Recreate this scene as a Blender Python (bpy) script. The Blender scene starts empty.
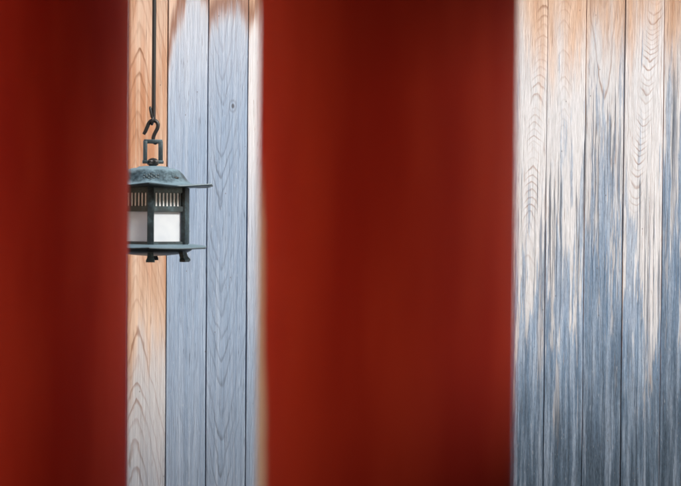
import bpy, bmesh, math, random
from mathutils import Vector, Matrix, Euler

random.seed(7)
scene = bpy.context.scene
COL = scene.collection
R = math.radians
PI = math.pi

# ------------------------------------------------------------------ camera
H = 1.60                                   # eye height
LENS, SENSOR = 85.0, 36.0
FPX = 681 * LENS / SENSOR                  # focal length in photograph pixels
cam_data = bpy.data.cameras.new("camera")
cam_data.lens = LENS
cam_data.sensor_width = SENSOR
cam_data.clip_start = 0.05
cam_data.clip_end = 500
cam = bpy.data.objects.new("camera", cam_data)
COL.objects.link(cam)
CAMROT = Euler((R(90 - 1.0), 0, 0)).to_matrix() @ Matrix.Rotation(R(0.47), 3, 'Z')
cam.matrix_world = Matrix.Translation((0, 0, H)) @ CAMROT.to_4x4()
cam_data.dof.use_dof = True
cam_data.dof.focus_distance = 5.88
cam_data.dof.aperture_fstop = 2.5
cam_data.dof.aperture_blades = 0
scene.camera = cam

# ------------------------------------------------------------------ light
SUN_AZ = R(47)                             # from behind the viewer, to the right
SUN_EL = R(35.5)
sdir = Vector((math.sin(SUN_AZ) * math.cos(SUN_EL), -math.cos(SUN_AZ) * math.cos(SUN_EL), math.sin(SUN_EL)))
world = bpy.data.worlds.new("World")
scene.world = world
world.use_nodes = True
wn = world.node_tree
wn.nodes.clear()
sky = wn.nodes.new("ShaderNodeTexSky")
sky.sky_type = 'NISHITA'
sky.sun_disc = False
sky.sun_elevation = SUN_EL
sky.sun_rotation = math.atan2(sdir.x, sdir.y)
sky.air_density = 1.0
sky.dust_density = 4.0
sky.ozone_density = 1.0
bg = wn.nodes.new("ShaderNodeBackground")
bg.inputs["Strength"].default_value = 0.12
wo = wn.nodes.new("ShaderNodeOutputWorld")
wn.links.new(sky.outputs[0], bg.inputs[0])
wn.links.new(bg.outputs[0], wo.inputs[0])

sun_data = bpy.data.lights.new("sun", 'SUN')
sun_data.energy = 1.5
sun_data.angle = R(14)
sun_data.color = (1.0, 0.99, 0.975)
sun = bpy.data.objects.new("sun", sun_data)
sun.rotation_euler = (-sdir).to_track_quat('-Z', 'Y').to_euler()
COL.objects.link(sun)

scene.view_settings.view_transform = 'Standard'
scene.view_settings.look = 'None'
scene.view_settings.exposure = 1.4
scene.view_settings.gamma = 1
scene.view_settings.use_curve_mapping = False

scene.render.engine = 'CYCLES'
scene.cycles.max_bounces = 8
scene.cycles.diffuse_bounces = 5
try:
    scene.cycles.use_denoising = True
    scene.cycles.denoiser = 'OPENIMAGEDENOISE'
except Exception:
    pass


def at(px, py, Y):
    """photograph pixel -> world point in the plane at distance Y"""
    d = CAMROT @ Vector(((px - 340.5) / FPX, (243 - py) / FPX, -1))
    return Vector((0, 0, H)) + d * (Y / d.y)


# ------------------------------------------------------------------ helpers
def link(name, bm, mat, parent=None, smooth=False, angle=None):
    me = bpy.data.meshes.new(name)
    bmesh.ops.recalc_face_normals(bm, faces=bm.faces)
    bm.to_mesh(me)
    bm.free()
    if mat:
        me.materials.append(mat)
    if smooth:
        for p in me.polygons:
            p.use_smooth = True
        if angle is not None:
            try:
                me.set_sharp_from_angle(angle=angle)
            except Exception:
                pass
    o = bpy.data.objects.new(name, me)
    COL.objects.link(o)
    if parent:
        o.parent = parent
    return o


def empty(name, loc):
    o = bpy.data.objects.new(name, None)
    o.location = loc
    o.empty_display_size = 0.1
    COL.objects.link(o)
    return o


def tag(o, label=None, cat=None, group=None, kind=None):
    if label: o["label"] = label
    if cat: o["category"] = cat
    if group: o["group"] = group
    if kind: o["kind"] = kind
    return o


def add_box(bm, c, s, bev=0.0, rot=None, seg=2):
    m = Matrix.Translation(c) @ (rot.to_4x4() if rot else Matrix.Identity(4)) @ Matrix.Diagonal((s[0], s[1], s[2], 1))
    r = bmesh.ops.create_cube(bm, size=1.0, matrix=m)
    if bev > 0:
        es = set()
        for v in r["verts"]:
            es.update(v.link_edges)
        bmesh.ops.bevel(bm, geom=list(es), offset=bev, segments=seg, affect='EDGES', profile=0.6)


def add_tube(bm, pts, rad, n=12, cap=True, closed=False):
    """sweep a circle along points (Vectors); rad a number or list"""
    pts = [Vector(p) for p in pts]
    k = len(pts)
    rads = rad if isinstance(rad, (list, tuple)) else [rad] * k
    rings = []
    up = None
    for i, p in enumerate(pts):
        if closed:
            t = pts[(i + 1) % k] - pts[(i - 1) % k]
        else:
            t = pts[min(i + 1, k - 1)] - pts[max(i - 1, 0)]
        t.normalize()
        if up is None:
            up = Vector((0, 1, 0)) if abs(t.y) < 0.9 else Vector((1, 0, 0))
        a = (up - t * up.dot(t)).normalized()
        up = a
        b = t.cross(a)
        rings.append([bm.verts.new(p + (a * math.cos(2 * PI * j / n) + b * math.sin(2 * PI * j / n)) * rads[i]) for j in range(n)])
    for i in range(k if closed else k - 1):
        r0, r1 = rings[i], rings[(i + 1) % k]
        for j in range(n):
            bm.faces.new((r0[j], r0[(j + 1) % n], r1[(j + 1) % n], r1[j]))
    if cap and not closed:
        bm.faces.new(rings[0][::-1])
        bm.faces.new(rings[-1])


def smooth_path(pts, sub=6):
    """Catmull-Rom through pts"""
    pts = [Vector(p) for p in pts]
    out = []
    for i in range(len(pts) - 1):
        p0 = pts[max(i - 1, 0)]; p1 = pts[i]; p2 = pts[i + 1]; p3 = pts[min(i + 2, len(pts) - 1)]
        for s in range(sub):
            t = s / sub
            out.append(0.5 * ((2 * p1) + (p2 - p0) * t + (2 * p0 - 5 * p1 + 4 * p2 - p3) * t * t + (-p0 + 3 * p1 - 3 * p2 + p3) * t ** 3))
    out.append(pts[-1])
    return out


# ------------------------------------------------------------------ node expression helper
class G:
    def __init__(self, name):
        self.mat = bpy.data.materials.new(name)
        self.mat.use_nodes = True
        self.nt = self.mat.node_tree
        self.nt.nodes.clear()
        self.out = self.nt.nodes.new("ShaderNodeOutputMaterial")
        self.bsdf = self.nt.nodes.new("ShaderNodeBsdfPrincipled")
        self.nt.links.new(self.bsdf.outputs[0], self.out.inputs[0])

    def put(self, sock, v):
        if isinstance(v, S):
            self.nt.links.new(v.s, sock)
        else:
            if hasattr(sock.default_value, "__len__") and not hasattr(v, "__len__"):
                v = [v] * len(sock.default_value)
            if hasattr(sock.default_value, "__len__") and len(sock.default_value) == 4 and len(v) == 3:
                v = (*v, 1)
            sock.default_value = v

    def math(self, op, a, b=0.0, c=0.0, clamp=False):
        n = self.nt.nodes.new("ShaderNodeMath")
        n.operation = op
        n.use_clamp = clamp
        self.put(n.inputs[0], a); self.put(n.inputs[1], b); self.put(n.inputs[2], c)
        return S(self, n.outputs[0])

    def vec(self, x, y, z):
        n = self.nt.nodes.new("ShaderNodeCombineXYZ")
        self.put(n.inputs[0], x); self.put(n.inputs[1], y); self.put(n.inputs[2], z)
        return S(self, n.outputs[0])

    def sep(self, v):
        n = self.nt.nodes.new("ShaderNodeSeparateXYZ")
        self.put(n.inputs[0], v)
        return [S(self, o) for o in n.outputs]

    def noise(self, v, scale=1.0, detail=2.0, rough=0.5, dist=0.0):
        n = self.nt.nodes.new("ShaderNodeTexNoise")
        self.put(n.inputs["Vector"], v)
        n.inputs["Scale"].default_value = scale
        n.inputs["Detail"].default_value = detail
        n.inputs["Roughness"].default_value = rough
        n.inputs["Distortion"].default_value = dist
        return S(self, n.outputs["Fac"])

    def white(self, v):
        n = self.nt.nodes.new("ShaderNodeTexWhiteNoise")
        n.noise_dimensions = '3D'
        self.put(n.inputs["Vector"], v)
        return S(self, n.outputs["Value"])

    def voronoi(self, v, scale=1.0):
        n = self.nt.nodes.new("ShaderNodeTexVoronoi")
        self.put(n.inputs["Vector"], v)
        n.inputs["Scale"].default_value = scale
        return S(self, n.outputs["Distance"])

    def smooth(self, x, lo, hi, a=0.0, b=1.0):
        n = self.nt.nodes.new("ShaderNodeMapRange")
        n.interpolation_type = 'SMOOTHSTEP'
        self.put(n.inputs[0], x); self.put(n.inputs[1], lo); self.put(n.inputs[2], hi)
        self.put(n.inputs[3], a); self.put(n.inputs[4], b)
        return S(self, n.outputs[0])

    def mix(self, f, a, b, mode='MIX'):
        n = self.nt.nodes.new("ShaderNodeMix")
        n.data_type = 'RGBA'
        n.blend_type = mode
        self.put(n.inputs[0], f); self.put(n.inputs[6], a); self.put(n.inputs[7], b)
        return S(self, n.outputs[2])

    def attr(self, name):
        n = self.nt.nodes.new("ShaderNodeAttribute")
        n.attribute_name = name
        return S(self, n.outputs["Vector"])

    def obj(self):
        n = self.nt.nodes.new("ShaderNodeTexCoord")
        return S(self, n.outputs["Object"])

    def bump(self, h, strength, dist):
        n = self.nt.nodes.new("ShaderNodeBump")
        n.inputs["Strength"].default_value = strength
        n.inputs["Distance"].default_value = dist
        self.put(n.inputs["Height"], h)
        self.nt.links.new(n.outputs[0], self.bsdf.inputs["Normal"])

    def set(self, **kw):
        names = {"color": "Base Color", "rough": "Roughness", "metal": "Metallic", "spec": "Specular IOR Level",
                 "coat": "Coat Weight", "coat_rough": "Coat Roughness"}
        for k, v in kw.items():
            self.put(self.bsdf.inputs[names[k]], v)
        return self.mat


class S:
    def __init__(self, g, s): self.g, self.s = g, s
    def __add__(self, o): return self.g.math('ADD', self, o)
    __radd__ = __add__
    def __sub__(self, o): return self.g.math('SUBTRACT', self, o)
    def __rsub__(self, o): return self.g.math('SUBTRACT', o, self)
    def __mul__(self, o): return self.g.math('MULTIPLY', self, o)
    __rmul__ = __mul__
    def __truediv__(self, o): return self.g.math('DIVIDE', self, o)
    def __pow__(self, o): return self.g.math('POWER', self, o)
    def fract(self): return self.g.math('FRACT', self)
    def floor(self): return self.g.math('FLOOR', self)
    def abs(self): return self.g.math('ABSOLUTE', self)
    def clamp(self): return self.g.math('ADD', self, 0.0, clamp=True)


# ------------------------------------------------------------------ materials
def mat_planks():
    g = G("weathered_cedar")
    u, z, _ = g.sep(g.attr("UVMap"))            # metres across / up the board
    uc, invP, K = g.sep(g.attr("grain"))        # cathedral centre, arches per metre, sharpness
    warm_z, grey_z, seed = g.sep(g.attr("weather"))
    contrast, streaky, tone = g.sep(g.attr("tone"))
    crest, damp, rag = g.sep(g.attr("stain"))
    lean, fade_z, knot_z = g.sep(g.attr("figure"))
    on = g.smooth(streaky, 0.15, 0.6)

    u_raw = u
    u = u + (g.noise(g.vec(u_raw * 9, z * 4.5, seed + 90.0), 1, 3) - 0.5) * 0.009

    def nz(su, sz, off, detail=3, rough=0.6):
        return g.noise(g.vec(u * su, z * sz, seed + off), 1, detail, rough)

    # --- growth-ring figure: nested arches at the heart, straight grain beside it
    wob = g.noise(g.vec(seed, z * 1.6, 0.0), 1, 2) - 0.5
    wob2 = nz(14, 5.0, 0, 3, 0.55) - 0.5
    du = u - uc - (z - 1.9) * lean - wob * 0.036 - wob2 * 0.012
    arch = (du * du + 0.000025) ** 0.62
    phase = z * invP + arch * K + wob2 * 1.3 + (nz(40, 9, 4, 2) - 0.5) * 0.5 + ((g.noise(g.vec(seed + 7.0, z * 2.3, 0.0), 1, 2) - 0.5) * 0.22 + (g.noise(g.vec(seed + 13.0, z * 11.0, 0.0), 1, 2) - 0.5) * 0.05) * invP
    f = phase.fract()
    ringid = phase.floor()
    late = g.smooth(f, 0.58, 0.86) * g.smooth(f, 0.88, 1.0, 1.0, 0.0)
    late = late * (g.white(g.vec(ringid, seed, 3.0)) * 0.85 + 0.15)
    tight = g.smooth(invP.abs(), 9.0, 22.0)      # fine figures stay close to the heart
    band = g.smooth(du.abs(), 0.010, 0.055 - tight * 0.020, 1.0, 0.40 - tight * 0.36)
    late = late * band * (nz(30, 2.2, 9, 2) * 1.5 + 0.05) * g.smooth(z, fade_z - 0.35, fade_z + 0.1, 0.12, 1.0)
    ph2 = (u * 150 + wob * 3.0 + wob2 * 2.2 + (nz(22, 0.7, 61, 2) - 0.5) * 5.0)
    f2 = ph2.fract()
    straight = g.smooth(f2, 0.45, 0.92) * g.smooth(f2, 0.93, 1.0, 1.0, 0.0) * (g.white(g.vec(ph2.floor(), seed, 8.0)) * 0.9) * (1 - band) * nz(34, 1.6, 63, 2)

    # --- fibres
    zr = z
    z = z * (on * 0.65 + 0.35)                    # longer, calmer fibres on the sheltered boards
    fib = nz(300, 14, 0)
    fib2 = nz(150, 5.5, 2)
    fib3 = nz(62, 2.2, 3, 4)
    mott = nz(230, 46, 5, 3, 0.68)
    z = zr
    broad = nz(26, 1.3, 7)

    # --- where the warm wood remains (sheltered, high up)
    wz = z + ((nz(24, 1.6, 11) - 0.5) * 0.75 + (fib2 - 0.5) * 0.16) * rag
    wz = wz - ((u + 0.0775) - (u + 0.0775) * (u + 0.0775) * 5.0) * crest
    wm = g.smooth(wz - warm_z, rag * -0.26, rag * 0.22 + 0.01)
    wm2 = g.smooth(wz - warm_z, 0.14, 0.42)

    # --- silver-grey weathering that climbs in pointed streaks
    s1 = nz(75, 0.9, 15, 4, 0.62) - 0.5
    s2 = nz(26, 0.6, 17, 2) - 0.5
    front = grey_z + (s1 * 1.7 + s2 * 0.8) * streaky - z
    gm_soft = g.smooth(front, -0.10, 0.45) * 0.40 + g.smooth(front, 0.15, 1.05) * 0.60
    dpt = grey_z - z
    sn = nz(30, 1.5, 81) * 0.56 + nz(92, 2.8, 83) * 0.44 + nz(220, 13.0, 85) * 0.18 - 0.59
    arg = sn * 2.5 + (dpt - 0.42) * 0.40
    gm_rag = g.smooth(arg, -0.09, 0.07) * (g.smooth(dpt, -0.2, 0.9) * 0.45 + 0.55)
    gm = g.mix(on, g.vec(gm_soft, 0, 0), g.vec(gm_rag, 0, 0))
    gm = g.sep(gm)[0]
    sp = nz(118, 1.0, 21, 3, 0.62)
    spf = grey_z + 0.12 + (sp - 0.66) * 4.2 * streaky - z
    spike = g.smooth(spf, 0.0, 0.08) * g.smooth(spf, 0.15, 0.75, 1.0, 0.35) * on * g.smooth(sp, 0.565, 0.63)
    spb = nz(48, 0.9, 25, 3, 0.62)
    spf2 = grey_z - 0.10 + (spb - 0.63) * 3.0 * streaky - z
    spike2 = g.smooth(spf2, 0.0, 0.14) * g.smooth(spf2, 0.20, 0.90, 1.0, 0.3) * on * g.smooth(spb, 0.53, 0.63)
    deep = g.smooth(grey_z - z + (broad - 0.5) * 0.7 * (on * 0.8 + 0.2), 0.45, 1.30)

    # --- colour
    pale = g.mix(fib2, (0.38, 0.388, 0.405), (0.56, 0.582, 0.615))
    warm = g.mix(fib2, (0.34, 0.20, 0.125), (0.53, 0.385, 0.285))
    warm = g.mix(g.smooth(fib3, 0.45, 0.75) * 0.35 * rag, warm, (0.60, 0.50, 0.43))
    warm = g.mix(wm2 * g.smooth(fib3, 0.62, 0.35) * 0.75, warm, (0.36, 0.160, 0.080))
    grey = g.mix(broad, (0.075, 0.140, 0.240), (0.195, 0.29, 0.415))
    grey = g.mix(g.smooth(fib3, 0.40, 0.66) * (on * 0.34 + 0.28), grey, (0.30, 0.375, 0.47))
    grey = g.mix(g.smooth(fib2, 0.42, 0.68) * (on * 0.15 + 0.25), grey, (0.39, 0.45, 0.535))
    grey = g.mix(g.smooth(fib3, 0.47, 0.30) * (on * 0.30 + 0.15), grey, (0.065, 0.100, 0.155))
    warm = g.mix(g.smooth(nz(11, 1.4, 95, 2), 0.44, 0.68) * 0.62, warm, (0.58, 0.46, 0.375))
    grey = g.mix((1 - on) * 0.35, grey, g.mix(fib2, (0.235, 0.285, 0.36), (0.37, 0.42, 0.495)))
    col = g.mix(wm, pale, warm)
    # bare wood shows along a board's edge here and there
    edge = g.smooth(u_raw, -0.0705, -0.0735) * g.smooth(nz(0.0, 1.7, 71, 2), 0.50, 0.60) * on
    edge_col = g.mix(fib2, (0.44, 0.27, 0.19), (0.56, 0.40, 0.31))
    # brown tide line where the wet wood met the dry
    tide = g.smooth((wz - warm_z - 0.03).abs(), 0.0, 0.10, 1.0, 0.0) * g.smooth(warm_z, 1.6, 2.0) * g.smooth(crest, 1.0, 2.0)
    dk = g.mix(wm, (0.235, 0.150, 0.112), (0.19, 0.083, 0.042))
    dk = g.mix(gm, dk, (0.095, 0.118, 0.155))
    col = g.mix((gm * 1.02).clamp() * (1 - wm * 0.85), col, grey)
    col = g.mix(tide * 0.8, col, (0.150, 0.055, 0.022))
    fig = (late * contrast + straight * contrast * 0.9) * (1 - g.smooth(gm, 0.3, 1.0) * on * 0.72)
    col = g.mix(fig.clamp(), col, dk)
    col = g.mix(deep * 0.62 * on * (g.smooth(fib3, 0.66, 0.40) * 0.6 + 0.4) + deep * 0.14, col, g.mix(mott, (0.038, 0.070, 0.118), (0.125, 0.185, 0.268)))
    col = g.mix((spike2 * 0.78).clamp(), col, g.mix(fib2, (0.060, 0.085, 0.130), (0.20, 0.24, 0.30)))
    col = g.mix((spike * 0.85).clamp(), col, g.mix(fib2, (0.042, 0.056, 0.080), (0.15, 0.17, 0.20)))
    col = g.mix(edge * 0.7, col, edge_col)
    groove = g.smooth(u_raw.abs(), 0.0738, 0.0746) * on
    col = g.mix(groove * 0.6, col, (0.26, 0.165, 0.135))
    # one small dark knot where the board has it
    ku, kz = u - 0.020, (z - knot_z) * 0.6
    kd = g.math('SQRT', ku * ku + kz * kz) + (mott - 0.5) * 0.002
    col = g.mix(g.smooth(kd, 0.0035, 0.0075, 0.85, 0.0), col, (0.060, 0.062, 0.072))
    col = g.mix(g.smooth((kd - 0.013).abs(), 0.0, 0.005, 0.45, 0.0), col, (0.12, 0.14, 0.17))
    # damp, sooty foot of the boards
    foot = g.smooth(z + (nz(22, 3, 31, 4) - 0.5) * 0.75, 0.46, 1.26, 1.0, 0.0)
    col = g.mix(foot * damp * 0.95 * (g.smooth(fib3, 0.66, 0.40) * 0.7 + 0.3), col, g.mix(mott, (0.010, 0.021, 0.034), (0.045, 0.074, 0.110)))
    # flecks of raised, bare fibre, pin holes
    fleck = g.smooth(nz(170, 26, 41, 2), 0.68, 0.74) * gm
    col = g.mix(fleck * 0.22, col, (0.56, 0.57, 0.60))
    fine = g.smooth(nz(330, 60, 47, 2), 0.60, 0.72) * gm * on
    col = g.mix(fine * 0.45, col, (0.07, 0.085, 0.11))
    check = g.smooth(nz(230, 9, 99, 3), 0.62, 0.69)
    col = g.mix(check * 0.55, col, g.mix(gm, (0.22, 0.15, 0.115), (0.055, 0.07, 0.095)))
    dot = g.smooth(g.voronoi(g.vec(u * 22, z * 13, seed + 2.5)), 0.03, 0.055, 1.0, 0.0)
    col = g.mix(dot * 0.65, col, (0.10, 0.085, 0.08))
    sh = (fib - 0.5) * (on * 0.30 + 0.55) + (mott - 0.5) * (on * 0.35 + 0.25) * (gm * 0.8 + 0.3) + 1.0
    col = g.mix(1.0, col, g.vec(sh * tone, sh * tone, sh * tone), 'MULTIPLY')
    g.bump(fib * 0.5 + mott * 0.6 * gm + late * 0.15 - spike * 0.9 - straight * 0.3, 0.75, 0.004)
    return g.set(color=col, rough=0.82, spec=0.2)


def mat_red(rim_light=False):
    g = G("rim_lit_vermilion" if rim_light else "vermilion_paint")
    p = g.obj()
    x, y, z = g.sep(p)
    n = g.noise(g.vec(x * 9, y * 9, z * 1.3), 1, 4)
    n2 = g.noise(p, 60, 3)
    n3 = g.noise(g.vec(x * 3, y * 3, z * 2.2 + 5), 1, 3)
    col = g.mix(g.smooth(n, 0.3, 0.7), (0.46, 0.026, 0.014), (0.58, 0.048, 0.022))
    col = g.mix(g.smooth(n3, 0.45, 0.7) * 0.4, col, (0.60, 0.066, 0.030))
    rough = g.smooth(n2, 0.2, 0.8, 0.6, 0.72)
    if rim_light:
        # cream strip paints the rim light down the left edge of the shaft
        ang = g.math('ARCTAN2', y * -1.0, x * -1.0)          # 0 on the left edge, + towards the hall's far side
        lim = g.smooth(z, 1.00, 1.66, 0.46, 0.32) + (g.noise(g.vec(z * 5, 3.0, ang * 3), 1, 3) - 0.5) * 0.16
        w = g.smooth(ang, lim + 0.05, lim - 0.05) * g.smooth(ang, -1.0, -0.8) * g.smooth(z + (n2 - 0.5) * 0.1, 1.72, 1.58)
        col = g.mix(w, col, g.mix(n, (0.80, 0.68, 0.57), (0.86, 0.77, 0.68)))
    g.bump(n * 0.6 + n2 * 0.4, 0.15, 0.004)
    return g.set(color=col, rough=rough, spec=0.08)


def mat_bronze(name, dark=(0.020, 0.028, 0.030), pat=(0.20, 0.30, 0.30), amt=0.5, metal=0.35, up=0.16):
    g = G(name)
    p = g.obj()
    n = g.noise(p, 28, 5, 0.62)
    n2 = g.noise(p, 160, 3, 0.6)
    nrm = g.nt.nodes.new("ShaderNodeNewGeometry")
    nz = g.sep(S(g, nrm.outputs["Normal"]))[2]
    # verdigris mottling, plus painted shading: tops lighter, steep sides darker
    f = g.smooth(n * 0.46 + n2 * 0.24 + 0.15 + nz * up - (up - 0.16) * 0.72, 0.56 - amt * 0.3, 0.84 - amt * 0.15)
    col = g.mix(f, dark, pat)
    g.bump(n2 * 0.5 + n * 0.5, 0.22, 0.002)
    return g.set(color=col, rough=g.smooth(f, 0, 1, 0.42, 0.68), metal=g.smooth(f, 0, 1, metal, 0.05), spec=0.5)


def mat_simple(name, c0, c1, scale=8, rough=0.8, bump=0.2, stretch=(1, 1, 1)):
    g = G(name)
    x, y, z = g.sep(g.obj())
    n = g.noise(g.vec(x * stretch[0], y * stretch[1], z * stretch[2]), scale, 5, 0.6)
    g.bump(n, bump, 0.01)
    return g.set(color=g.mix(g.smooth(n, 0.3, 0.7), c0, c1), rough=rough)


def mat_paper():
    g = G("milk_white_pane")
    p = g.obj()
    n = g.noise(p, 22, 4)
    n2 = g.noise(p, 240, 2)
    col = g.mix(g.smooth(n, 0.3, 0.7), (0.72, 0.79, 0.86), (0.78, 0.845, 0.90))
    g.bump(n2, 0.05, 0.001)
    m = g.set(color=col, rough=0.55, spec=0.25)
    tr = g.nt.nodes.new("ShaderNodeBsdfTranslucent")      # thin paper glows with the light behind it
    g.put(tr.inputs[0], col)
    mx = g.nt.nodes.new("ShaderNodeMixShader")
    mx.inputs[0].default_value = 0.42
    g.nt.links.new(g.bsdf.outputs[0], mx.inputs[1])
    g.nt.links.new(tr.outputs[0], mx.inputs[2])
    g.nt.links.new(mx.outputs[0], g.out.inputs[0])
    return m


M_WOOD = mat_planks()
M_RED = mat_red()
M_RED_RIMLIT = mat_red(True)  # red paint with the rim light coloured in on its left edge
M_BRONZE = mat_bronze("dark_bronze", (0.013, 0.024, 0.030), (0.080, 0.145, 0.172), 0.40)
M_VERD = mat_bronze("verdigris_bronze", (0.015, 0.031, 0.040), (0.135, 0.215, 0.262), 0.30, 0.35, 0.62)  # strong upward term shades the cap's sides by colour
M_CREST = mat_bronze("crest_bronze", (0.018, 0.030, 0.036), (0.13, 0.19, 0.205), 0.35, 0.25)
M_IRON = mat_bronze("dark_iron", (0.008, 0.009, 0.010), (0.030, 0.036, 0.037), 0.1, 0.2)
M_PAPER = mat_paper()
M_VENTPAPER = mat_simple("white_vent_paper", (0.84, 0.85, 0.87), (0.88, 0.885, 0.90), 40, 0.7, 0.02)
M_GROUND = mat_simple("packed_gravel", (0.20, 0.185, 0.165), (0.34, 0.32, 0.29), 30, 0.95, 0.5)
M_DARKWOOD = mat_simple("old_dark_wood", (0.045, 0.028, 0.018), (0.09, 0.058, 0.038), 3, 0.8, 0.3, (1, 8, 8))
M_OCHRE = mat_simple("ochre_bounce_boards", (0.74, 0.50, 0.29), (0.84, 0.63, 0.41), 4, 0.85, 0.2, (8, 8, 1))
M_FLOOR = mat_simple("dark_floor_boards", (0.018, 0.012, 0.008), (0.04, 0.026, 0.018), 3, 0.6, 0.3, (1, 8, 8))  # floor colour lowered to cut bounce onto the pillars
M_BARK = mat_simple("cypress_bark_thatch", (0.06, 0.048, 0.038), (0.13, 0.105, 0.085), 10, 0.95, 0.6)

# ------------------------------------------------------------------ setting
def ground():
    bm = bmesh.new()
    vs = [bm.verts.new((x, y, 0)) for x, y in ((-120, -120), (120, -120), (120, 120), (-120, 120))]
    bm.faces.new(vs)
    tag(link("ground", bm, M_GROUND), kind="structure")


ground()

YW = 6.20                                     # plank wall face
YP1, YP2 = 2.80, 3.60                         # the two pillars
YL = 5.60                                     # lantern

# ------------------------------------------------------------------ plank wall (the shrine hall)
hall = empty("shrine_hall", (0, YW, 0))
tag(hall, "weathered cedar plank wall behind the lantern, orange above fading to blue-grey below", "wall")


def wx(px):
    return at(px, 215, YW).x


def build_wall():
    # seams of the boards seen in the photograph, in photograph pixels
    seams = [166.5, 206.8, 246.8] + [246.8 + (545.6 - 246.8) * i / 8 for i in range(1, 8)] + [545.6, 584.2, 623.0, 662.0]
    left = [166.5 - 39.6 * i for i in range(34, 0, -1)]
    right = [662.0 + 39.2 * i for i in range(1, 34)]
    seams = left + seams + right
    # key boards: grain(uc, arches/m (+ apex up, - apex down), K), weather(warm_z, grey_z), tone(contrast, streak, brightness), stain(crest, damp), gap
    key = {
        126.9: ((-0.038, 11, 75), (0.86, 0.90), (1.0, 0.14, 0.92), (5.5, 0.2, 0.75), 0.0045, (0.0, 0.0)),
        166.5: ((0.010, -2.2, 60), (2.15, 2.78), (0.36, 0.14, 1.16), (6.5, 0.2, 0.52), 0.0045, (0.0, 0.0)),
        206.8: ((-0.018, -10, 85), (2.31, 2.90), (0.95, 0.14, 1.14), (1.8, 0.2, 0.42), 0.0045, (0.0, 0.0, 2.016)),
        246.8: ((0.010, 5, 70), (2.33, 1.95), (0.45, 0.14, 1.12), (1.8, 0.2, 0.45), 0.0045, (0.0, 0.0)),
        508.2: ((0.033, 29, 80), (2.30, 1.76), (0.80, 0.60, 0.98), (-0.2, 0.9, 0.9), 0.0022, (0.055, 1.60)),
        545.6: ((-0.008, 24, 85), (2.24, 1.78), (0.30, 0.60, 0.99), (0.2, 0.95, 0.9), 0.0022, (0.0, 2.1)),
        584.2: ((-0.008, -6, 90), (2.32, 2.12), (0.85, 0.62, 0.93), (0.0, 0.9, 0.9), 0.0022, (0.01, 2.0)),
        623.0: ((-0.006, -36, 90), (2.38, 1.74), (1.0, 0.62, 1.00), (0.3, 0.95, 0.9), 0.0022, (0.095, 1.80)),
        662.0: ((0.030, 18, 85), (2.28, 2.24), (0.60, 0.62, 0.90), (0.2, 1.0, 0.9), 0.0022, (0.03, 1.9)),
    }
    bm = bmesh.new()
    uvl = bm.loops.layers.uv.new("UVMap")
    LG = bm.faces.layers.float_vector.new("grain")
    LW = bm.faces.layers.float_vector.new("weather")
    LT = bm.faces.layers.float_vector.new("tone")
    LS = bm.faces.layers.float_vector.new("stain")
    LF = bm.faces.layers.float_vector.new("figure")
    z0, z1 = 0.22, 3.30
    NZ = 40
    rnd = random.Random(11)
    for i in range(len(seams) - 1):
        a, b = seams[i], seams[i + 1]
        k = None
        for kk in key:
            if abs(kk - a) < 3:
                k = key[kk]
        if k is None:
            t = (a - 246) / 300
            side = min(max(t, 0), 1)
            k = ((rnd.uniform(-0.04, 0.04), rnd.choice((-1, 1)) * rnd.uniform(4, 34), rnd.uniform(75, 92)),
                 (2.3 - 0.1 * side + rnd.uniform(-.1, .1), 1.85 + rnd.uniform(-.25, .3)),
                 (rnd.uniform(.4, .85), 0.15 + 0.45 * side, rnd.uniform(.92, 1.05)), (0.0, 0.3 + 0.6 * side, 0.9), 0.0035, (rnd.uniform(-.05, .05), 1.7))
        gap = k[4]
        xa, xb = wx(a) + gap / 2, wx(b) - gap / 2
        cx = (xa + xb) / 2
        seed = 3.7 * i + 0.31
        off = rnd.uniform(-0.0015, 0.0015)
        bv = 0.0018
        ph = rnd.uniform(0, 6)
        dep = 0.010 if gap > 0.004 else 0.0055
        cols = [(xa, dep), (xa, bv), (xa + bv, 0.0)] + [(xa + bv + (xb - xa - 2 * bv) * q / 4, 0.0) for q in (1, 2, 3)] + [(xb - bv, 0.0), (xb, bv), (xb, dep), (xb + gap + 0.004, dep)]
        grid = []
        for j in range(NZ + 1):
            z = z0 + (z1 - z0) * j / NZ
            dxa = 0.0007 * math.sin(z * 3.1 + ph) + 0.0004 * math.sin(z * 11 + ph * 2)
            row = []
            for q, (x, y) in enumerate(cols):
                cup = 0.0012 * ((x - cx) / (xb - xa) * 2) ** 2
                row.append(bm.verts.new((x + dxa, y + off + cup, z)))
            grid.append(row)
        for j in range(NZ):
            for q in range(len(cols) - 1):
                fc = bm.faces.new((grid[j][q], grid[j][q + 1], grid[j + 1][q + 1], grid[j + 1][q]))
                fc[LG] = Vector(k[0])
                fc[LW] = Vector((k[1][0], k[1][1], seed))
                fc[LT] = Vector(k[2])
                fc[LS] = Vector(k[3])
                fc[LF] = Vector((k[5][0], k[5][1], k[5][2] if len(k[5]) > 2 else -9))
                for lp in fc.loops:
                    co = lp.vert.co
                    lp[uvl].uv = (co.x - cx, co.z)
    o = link("plank_cladding", bm, M_WOOD, hall)
    o.location = (0, 0, 0)
    return seams


seams = build_wall()
X0, X1 = wx(seams[0]), wx(seams[-1])
# structure of the hall round the cladding (sill, head beam, backing wall, eaves)
bm = bmesh.new(); add_box(bm, (0, 0.09, 1.76), (X1 - X0 - 0.02, 0.10, 3.08)); link("backing_wall", bm, M_DARKWOOD, hall)
bm = bmesh.new(); add_box(bm, ((X0 + X1) / 2, 0.05, 0.11), (X1 - X0, 0.22, 0.218), 0.01); link("sill_beam", bm, M_DARKWOOD, hall)
bm = bmesh.new(); add_box(bm, ((X0 + X1) / 2, 0.05, 3.412), (X1 - X0, 0.22, 0.22), 0.01); link("head_beam", bm, M_DARKWOOD, hall)


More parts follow.
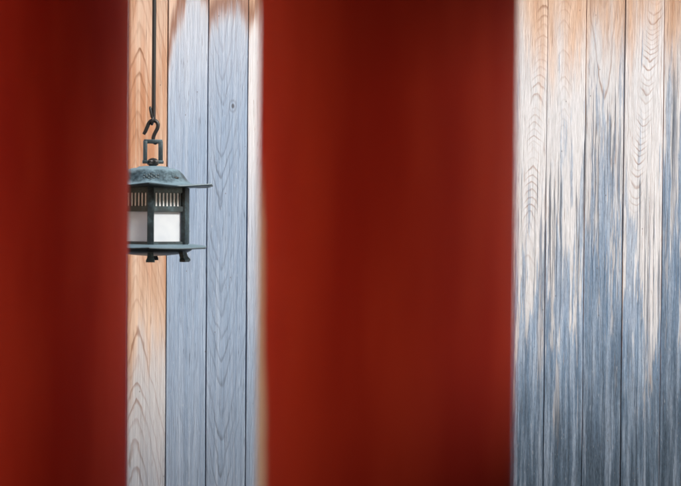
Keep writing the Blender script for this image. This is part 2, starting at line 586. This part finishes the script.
def hall_roof():
    bm = bmesh.new()
    prof = [(-0.90, 3.50), (-0.86, 3.64), (0.6, 4.0), (2.6, 4.6), (2.6, 4.4), (0.6, 3.82), (-0.05, 3.60)]
    va = [bm.verts.new((X0 - 0.4, y, z)) for y, z in prof]
    vb = [bm.verts.new((X1 + 0.4, y, z)) for y, z in prof]
    n = len(prof)
    for i in range(n):
        bm.faces.new((va[i], va[(i + 1) % n], vb[(i + 1) % n], vb[i]))
    bm.faces.new(va[::-1]); bm.faces.new(vb)
    link("roof", bm, M_BARK, hall)


hall_roof()

# ------------------------------------------------------------------ corridor roof over the pillars
CW, CX = 6.2, 1.5


def corridor():
    root = empty("corridor_roof", (0, 0, 2.75))
    tag(root, "dark timber corridor roof carried by the red pillars", "roof")
    bm = bmesh.new()
    add_box(bm, (CX, -0.05, 0.14), (CW, 7.9, 0.16), 0.01)
    link("roof_boarding", bm, M_BARK, root)
    bm = bmesh.new()
    add_box(bm, (CX, 3.6, -0.05), (CW, 0.16, 0.20), 0.008)
    link("beam", bm, M_RED, root)
    bm = bmesh.new()
    add_box(bm, (CX, -3.6, -1.35), (CW, 0.12, 2.78), 0.008)
    link("rear_wall", bm, M_DARKWOOD, root)
    bm = bmesh.new()
    add_box(bm, (CX, 0.15, -2.66), (CW, 7.4, 0.16), 0.01)
    link("floor_boarding", bm, M_FLOOR, root)
    for x, top, low, end in ((-0.86, 1.30, 2.02, 2.74), (1.06, 1.40, 2.02, 3.9)):  # unseen beams and low walls added to shade the pillars
        bm = bmesh.new()
        add_box(bm, (x, (end - 3.5) / 2, (low - 2.75 + 0.03) / 2), (0.12, end + 3.5, 2.78 - low), 0.008)
        link("unseen_shade_beam", bm, M_DARKWOOD, root)
        bm = bmesh.new()
        add_box(bm, (x, (end - 3.5) / 2, (top + 0.17) / 2 - 2.75), (0.10, end + 3.5, top - 0.17), 0.008)
        link("unseen_shade_wall", bm, M_DARKWOOD, root)


corridor()


# ------------------------------------------------------------------ unseen building added left of the corridor to bounce warm light
def bounce_wall():
    root = empty("unseen_bounce_wall", (-3.9, 0.5, 0))
    tag(root, "unseen ochre boarded wall added left of the corridor to bounce warm light", "bounce wall")
    bm = bmesh.new()
    add_box(bm, (-0.1, 0, 2.0), (0.2, 9.0, 4.0))
    link("wall", bm, M_OCHRE, root)  # the unseen surface that bounces warm light
    for j in range(4):
        bm = bmesh.new()
        add_box(bm, (0.04, -4.3 + j * 2.86, 2.0), (0.2, 0.2, 3.99), 0.01)
        link("post", bm, M_RED, root)
    bm = bmesh.new()
    add_box(bm, (-0.6, 0, 4.12), (1.9, 9.8, 0.2), 0.02)
    link("roof", bm, M_BARK, root)  # roof of the added, unseen bounce wall


bounce_wall()


# ------------------------------------------------------------------ pillars
def pillar(name, left_px, right_px, Y, label, mat):
    a, b = at(left_px, 215, Y), at(right_px, 215, Y)
    # the silhouette is the tangent cone of the cylinder
    ta, tb = math.atan2(a.x, Y), math.atan2(b.x, Y)
    mid, half = (ta + tb) / 2, (tb - ta) / 2
    D = Y / math.cos(mid)
    r = D * math.sin(half)
    c = Vector((D * math.sin(mid), D * math.cos(mid), 0))
    bm = bmesh.new()
    n, m = 128, 24
    rings = []
    for j in range(m + 1):
        t = j / m
        z = 0.0 + 2.62 * t
        rr = r * (1 + 0.004 * math.sin(PI * t))
        rings.append([bm.verts.new((rr * math.cos(2 * PI * i / n), rr * math.sin(2 * PI * i / n), z)) for i in range(n)])
    for j in range(m):
        for i in range(n):
            bm.faces.new((rings[j][i], rings[j][(i + 1) % n], rings[j + 1][(i + 1) % n], rings[j + 1][i]))
    bm.faces.new(rings[0][::-1]); bm.faces.new(rings[-1])
    o = link(name, bm, mat, smooth=True, angle=R(40))
    o.location = c
    tag(o, label, "pillar", "round red pillars in front of the plank wall")
    return o


pillar("red_pillar", 258.5, 515.5, YP1, "wide vermilion pillar in the middle, with bare planks on both sides of it", M_RED_RIMLIT)
pillar("red_pillar", -72, 128.5, YP2, "vermilion pillar that covers the left half of the hanging lantern", M_RED)

# ------------------------------------------------------------------ hanging rod
S_ = YL / FPX                                  # metres per photograph pixel at the lantern
AX = at(152.6, 215, YL)                        # lantern axis
def L(px, py, dy=0.0):
    """pixel -> point relative to nothing (world), undoing the camera's small roll for the vertical axis"""
    p = at(px, py, YL)
    p.y += dy
    return p


def rod():
    root = empty("hanging_rod", (L(152.6, 0).x, YL, 3.50))
    tag(root, "thin dark iron rod running straight up above the lantern hook", "rod")
    bm = bmesh.new()
    b = L(153.6, 119)
    top = Vector((b.x, YL, 3.53))
    pts = [top + (b - top) * t for t in (0, 0.25, 0.5, 0.75, 1.0)]
    add_tube(bm, pts, 2.05 * S_, 12)
    o = link("shaft", bm, M_IRON, root, True, R(50)); o.location = -root.location
    bm = bmesh.new()
    ring = []
    c = L(152.7, 120.6)
    for i in range(20):
        a = 2 * PI * i / 20
        ring.append(c + Vector((math.sin(a) * 0.8 * S_, math.cos(a) * 3.1 * S_, math.sin(a) * 3.6 * S_ )))
    add_tube(bm, ring, 1.35 * S_, 10, closed=True)
    tail = smooth_path([L(152.2, 118, -0.004), L(151.3, 113, -0.006), L(150.7, 110, -0.006), L(150.2, 106.5, -0.005)], 5)
    add_tube(bm, tail, [1.4 * S_] * (len(tail) - 3) + [1.2 * S_, 0.95 * S_, 0.6 * S_], 10)
    o = link("twisted_eye", bm, M_IRON, root, True, R(50)); o.location = -root.location
    root_inv = root


rod()


def hook():
    o_loc = L(152.6, 140)
    bm = bmesh.new()
    P = [(143.6, 134.3), (145.4, 131.2), (147.2, 127.2), (148.6, 123.8), (150.6, 121.3), (153.4, 120.4), (156.4, 121.6),
         (157.9, 124.6), (157.4, 128.4), (155.4, 132.2), (153.9, 135.6), (153.2, 138.6), (153.6, 141.6), (155.2, 143.2), (157.0, 142.2)]
    pts = smooth_path([L(x, y) - o_loc for x, y in P], 6)
    n = len(pts)
    rr = []
    for i in range(n):
        t = i / (n - 1)
        rr.append((1.95 - 0.55 * max(0, (t - 0.75) / 0.25) - 0.4 * max(0, (0.08 - t) / 0.08)) * S_)
    add_tube(bm, pts, rr, 12)
    o = link("iron_hook", bm, M_IRON, None, True, R(50))
    o.location = o_loc
    tag(o, "black iron S-shaped hook between the rod and the lantern's square ring", "hook")


hook()


# ------------------------------------------------------------------ lantern
def lantern():
    root = empty("hanging_lantern", (AX.x, YL, at(152.6, 256, YL).z))
    tag(root, "green bronze six-sided lantern with white panes hanging from a hook", "lantern")
    zref = root.location.z

    def zz(py):                                # height above the lantern's base of a photo row (on the axis)
        return at(152.6, py, YL).z - zref

    ROT = -PI / 2 + R(3.8)                     # a corner faces the viewer
    Rb = 37.6 * S_                             # centre of the corner posts

    def hexp(r, k, z):
        a = ROT + k * PI / 3
        return Vector((r * math.cos(a), r * math.sin(a), z))

    def hexrad(theta, r_corner):
        """radius of a hexagon with corner radius r_corner in direction theta"""
        t = (theta - ROT + PI / 6) % (PI / 3) - PI / 6     # -30..30 from a corner
        return r_corner * math.cos(PI / 6) / math.cos(PI / 6 - abs(t))

    # ---- roof: round cap that flares out into a six-pointed brim
    bm = bmesh.new()
    N = 96
    # (corner radius px, row px, how hexagonal 0..1)
    prof = [(0.5, 166.0, 0), (9, 166.1, 0), (14, 166.6, 0), (15.5, 167.6, 0), (16.5, 168.0, 0), (20, 168.3, 0), (25.4, 169.8, 0), (26.6, 170.6, 0), (30.2, 174.0, 0.0), (33.0, 177.8, 0.02),
            (36.4, 181.4, 0.1), (41, 183.5, 0.35), (48, 184.7, 0.75), (61, 185.4, 1), (68.8, 185.2, 1.0), (69.2, 186.0, 1.0), (68.6, 186.9, 1), (58, 187.3, 1), (46, 187.0, 1), (37, 187.2, 1), (1, 187.2, 1)]
    rings = []
    for (r, y, hx) in prof:
        ring = []
        for i in range(N):
            th = 2 * PI * i / N
            t = (th - ROT + PI / 6) % (PI / 3) - PI / 6
            hr = r * math.cos(PI / 6) / math.cos(PI / 6 - abs(t))
            if hx >= 0.8:
                # concave sides between the points
                hr *= 1 - 0.10 * (abs(t) / (PI / 6)) ** 1.0 * (1 if r > 45 else 0)
            rr = (r * (1 - hx) + hr * hx)
            yy = y
            if r > 40:
                c = 1 - abs(t) / (PI / 6)
                yy = y - 0.9 * (c ** 3) * min(1, (r - 40) / 26) + 1.3 * math.cos(6 * (th - ROT) + PI) * min(1, (r - 40) / 20) * 0.5
            ring.append(bm.verts.new((rr * S_ * math.cos(th), rr * S_ * math.sin(th), zz(yy))))
        rings.append(ring)
    for a, b in zip(rings, rings[1:]):
        for i in range(N):
            bm.faces.new((a[i], a[(i + 1) % N], b[(i + 1) % N], b[i]))
    bm.faces.new(rings[0]); bm.faces.new(rings[-1][::-1])
    roof = link("roof", bm, M_VERD, root, True, R(45))

    # ---- crests on the cap (a flower of lobes) and dark cut-outs, one per side
    def on_cap(th, py):
        # surface radius of the cap at this row
        pr = [(20, 168.3), (25.4, 169.8), (26.6, 170.6), (30.2, 174.0), (33.0, 177.8), (36.4, 181.4), (41, 183.5)]
        for (r0, y0), (r1, y1) in zip(pr, pr[1:]):
            if y0 <= py <= y1:
                r = r0 + (r1 - r0) * (py - y0) / (y1 - y0)
                nrm = Vector((math.cos(th) * (y1 - y0), math.sin(th) * (y1 - y0), (r1 - r0))).normalized()
                return Vector((r * S_ * math.cos(th), r * S_ * math.sin(th), zz(py))), nrm
    for k in (0, 2, 4):
        th = ROT + k * PI / 3
        bm = bmesh.new()
        def lob(dth, py, sx, sz):
            p, n = on_cap(th + dth, py)
            tx = Vector((-math.sin(th + dth), math.cos(th + dth), 0))
            ty = n.cross(tx)
            m = Matrix((tx, ty, n)).transposed().to_4x4()
            bmesh.ops.create_icosphere(bm, subdivisions=2, radius=1.0,
                matrix=Matrix.Translation(p) @ m @ Matrix.Diagonal((sx * S_, sz * S_, 0.7 * S_, 1)))
        lob(0, 176.9, 1.5, 1.7)
        for s in (-1, 1):
            lob(0.075 * s, 175.3, 1.3, 1.2); lob(0.075 * s, 178.6, 1.3, 1.2)
            lob(0.14 * s, 177.0, 1.4, 1.5)
            lob(0.215 * s, 175.6, 1.1, 1.0); lob(0.215 * s, 178.2, 1.1, 1.0)
        lob(0, 174.0, 1.0, 0.9); lob(0, 179.6, 1.1, 0.8)
        link("crest", bm, M_CREST, roof, True)
        # cut-out on the side between two crests
        th2 = th + PI / 3 - R(12)
        bm = bmesh.new()
        pts = []
        for q in range(9):
            s = q / 8 * 2 - 1
            p, n = on_cap(th2 + s * 0.10, 177.2 + 1.1 * (1 - s * s))
            pts.append(p - n * 0.2 * S_)
        add_tube(bm, pts, [0.25 * S_, 0.8 * S_, 1.1 * S_, 1.2 * S_, 1.3 * S_, 1.2 * S_, 1.1 * S_, 0.8 * S_, 0.25 * S_], 8)
        link("cutout", bm, M_IRON, roof, True)

    # ---- rails (hexagonal rings)
    def hexring(bm, r0, r1, za, zb, bev=0.0):
        for k in range(6):
            p = [hexp(r0, k, za), hexp(r1, k, za), hexp(r1, k, zb), hexp(r0, k, zb)]
            q = [hexp(r0, k + 1, za), hexp(r1, k + 1, za), hexp(r1, k + 1, zb), hexp(r0, k + 1, zb)]
            vp = [bm.verts.new(v) for v in p]; vq = [bm.verts.new(v) for v in q]
            for i in range(4):
                bm.faces.new((vp[i], vp[(i + 1) % 4], vq[(i + 1) % 4], vq[i]))
        bmesh.ops.remove_doubles(bm, verts=bm.verts, dist=1e-6)
    for nm, ya, yb, ra, rb in (("top_rail", 193.2, 187.4, 34, 38.6), ("middle_rail", 211.6, 206.2, 34, 39.6), ("bottom_rail", 244.2, 241.0, 34, 39.2)):
        bm = bmesh.new()
        hexring(bm, ra * S_, rb * S_, zz(ya), zz(yb))
        bmesh.ops.bevel(bm, geom=bm.edges[:], offset=0.5 * S_, segments=2, affect='EDGES')
        link(nm, bm, M_BRONZE, root, True, R(40))
    # ---- posts
    for k in range(6):
        bm = bmesh.new()
        a = ROT + k * PI / 3
        rot = Matrix.Rotation(a, 3, 'Z')
        za, zb = zz(246.0), zz(187.6)
        add_box(bm, hexp(Rb, k, (za + zb) / 2), (5.0 * S_, 6.6 * S_, zb - za), 0.8 * S_, rot)
        link("post", bm, M_BRONZE, root, True, R(40))
    # ---- vent grilles: a row of upright bars on each side
    for k in range(6):
        bm = bmesh.new()
        a, b = hexp(36.4 * S_, k, 0), hexp(36.4 * S_, k + 1, 0)
        mid = ROT + (k + 0.5) * PI / 3
        rot = Matrix.Rotation(mid, 3, 'Z')
        za, zb = zz(207), zz(192.6)
        nb = 8
        for j in range(nb):
            t = 0.12 + 0.76 * j / (nb - 1)
            p = a.lerp(b, t); p.z = (za + zb) / 2
            add_box(bm, p, (1.0 * S_, 1.75 * S_, zb - za), 0.25 * S_, rot, 1)
        link("vent_grille", bm, M_BRONZE, root, True, R(40))
    # ---- white panes
    for k in range(6):
        bm = bmesh.new()
        a, b = hexp(34.9 * S_, k, 0), hexp(34.9 * S_, k + 1, 0)
        mid = ROT + (k + 0.5) * PI / 3
        vs = []
        for e, y in ((a, 243), (b, 243), (b, 208.5), (a, 208.5)):
            vs.append(bm.verts.new((e.x, e.y, zz(y))))
        bm.faces.new(vs)
        link("pane", bm, M_PAPER, root)
        bm = bmesh.new()
        a, b = hexp(35.7 * S_, k, 0), hexp(35.7 * S_, k + 1, 0)
        bm.faces.new([bm.verts.new((e.x, e.y, zz(y))) for e, y in ((a, 208), (b, 208), (b, 191), (a, 191))])
        link("vent_paper", bm, M_VENTPAPER, root)

    # ---- tray: thin six-pointed plate, tips a little upturned
    bm = bmesh.new()
    rings = []
    for (r, y) in [(1, 243.8), (36, 243.8), (42, 244.0), (50, 245.2), (57, 246.4), (61.5, 247.0), (61.8, 247.8), (61, 248.6), (50, 248.4), (38, 248.4), (1, 248.4)]:
        ring = []
        for i in range(N):
            th = 2 * PI * i / N
            t = (th - ROT + PI / 6) % (PI / 3) - PI / 6
            rr = r * math.cos(PI / 6) / math.cos(PI / 6 - abs(t)) if r > 37 else r
            c = 1 - abs(t) / (PI / 6)
            yy = y - (0.8 * c ** 2 * (r - 40) / 20 if r > 40 else 0)
            ring.append(bm.verts.new((rr * S_ * math.cos(th), rr * S_ * math.sin(th), zz(yy))))
        rings.append(ring)
    for a, b in zip(rings, rings[1:]):
        for i in range(N):
            bm.faces.new((a[i], a[(i + 1) % N], b[(i + 1) % N], b[i]))
    bm.faces.new(rings[0]); bm.faces.new(rings[-1][::-1])
    link("tray", bm, M_VERD, root, True, R(45))
    # ---- bowl under the tray
    bm = bmesh.new()
    rings = []
    for (r, y) in [(40, 248.6), (39, 250.2), (35, 252.2), (27, 254.0), (16, 255.2), (6, 255.8), (0.5, 256.0)]:
        rings.append([bm.verts.new((r * S_ * math.cos(2 * PI * i / 64), r * S_ * math.sin(2 * PI * i / 64), zz(y))) for i in range(64)])
    for a, b in zip(rings, rings[1:]):
        for i in range(64):
            bm.faces.new((a[i], a[(i + 1) % 64], b[(i + 1) % 64], b[i]))
    bm.faces.new(rings[0]); bm.faces.new(rings[-1][::-1])
    link("bowl", bm, M_BRONZE, root, True, R(45))
    # ---- feet, flaring to a toe
    for k in range(6):
        bm = bmesh.new()
        a = ROT + k * PI / 3
        e = Vector((math.cos(a), math.sin(a), 0)); t = Vector((-math.sin(a), math.cos(a), 0))
        prev = None
        secs = [(249, 34.5, 3.3, 3.0), (253.5, 35.4, 2.9, 2.2), (257, 36.5, 3.2, 2.3), (259.2, 37.6, 4.2, 3.2), (261.2, 37.8, 4.2, 3.2)]
        for (y, r, hw, hd) in secs:
            c = e * (r * S_)
            ring = [bm.verts.new(c + t * (sx * hw * S_) + e * (sy * hd * S_) + Vector((0, 0, zz(y)))) for sx, sy in ((-1, -1), (1, -1), (1, 1), (-1, 1))]
            if prev:
                for i in range(4):
                    bm.faces.new((prev[i], prev[(i + 1) % 4], ring[(i + 1) % 4], ring[i]))
            else:
                bm.faces.new(ring[::-1])
            prev = ring
        bm.faces.new(prev)
        link("foot", bm, M_BRONZE, root)

    # ---- knob and hanging ring on top
    bm = bmesh.new()
    bmesh.ops.create_icosphere(bm, subdivisions=2, radius=1, matrix=Matrix.Translation((0, 0, zz(162.4))) @ Matrix.Diagonal((6.0 * S_, 5.2 * S_, 4.6 * S_, 1)))
    add_box(bm, (0, 0, zz(162.6)), (10.0 * S_, 9.0 * S_, 4.6 * S_), 1.0 * S_, Matrix.Rotation(R(20), 3, 'Z'))
    for q in range(6):
        a = q * PI / 3
        bmesh.ops.create_icosphere(bm, subdivisions=1, radius=1.7 * S_, matrix=Matrix.Translation((4.4 * S_ * math.cos(a), 5.0 * S_ * math.sin(a), zz(162.4 + 0.8 * math.sin(a)))))
    link("knob", bm, M_IRON, root)
    bm = bmesh.new()
    yaw = Matrix.Rotation(R(14), 3, 'Z')
    def rb(x0, x1, y0, y1, d):
        c = Vector(((x0 + x1) / 2 - 152.9, 0, 0)) * S_
        c = yaw @ c; c.z = (zz(y0) + zz(y1)) / 2
        add_box(bm, c, ((x1 - x0) * S_, d * S_, abs(zz(y0) - zz(y1))), 0.6 * S_, yaw)
    rb(143.2, 147.0, 141.0, 163.2, 4.6)
    rb(158.4, 162.6, 141.0, 163.0, 4.6)
    rb(143.6, 162.2, 139.4, 143.6, 4.3)
    rb(142.4, 163.4, 160.4, 163.6, 5.4)
    link("square_ring", bm, M_BRONZE, root, True, R(40))


lantern()
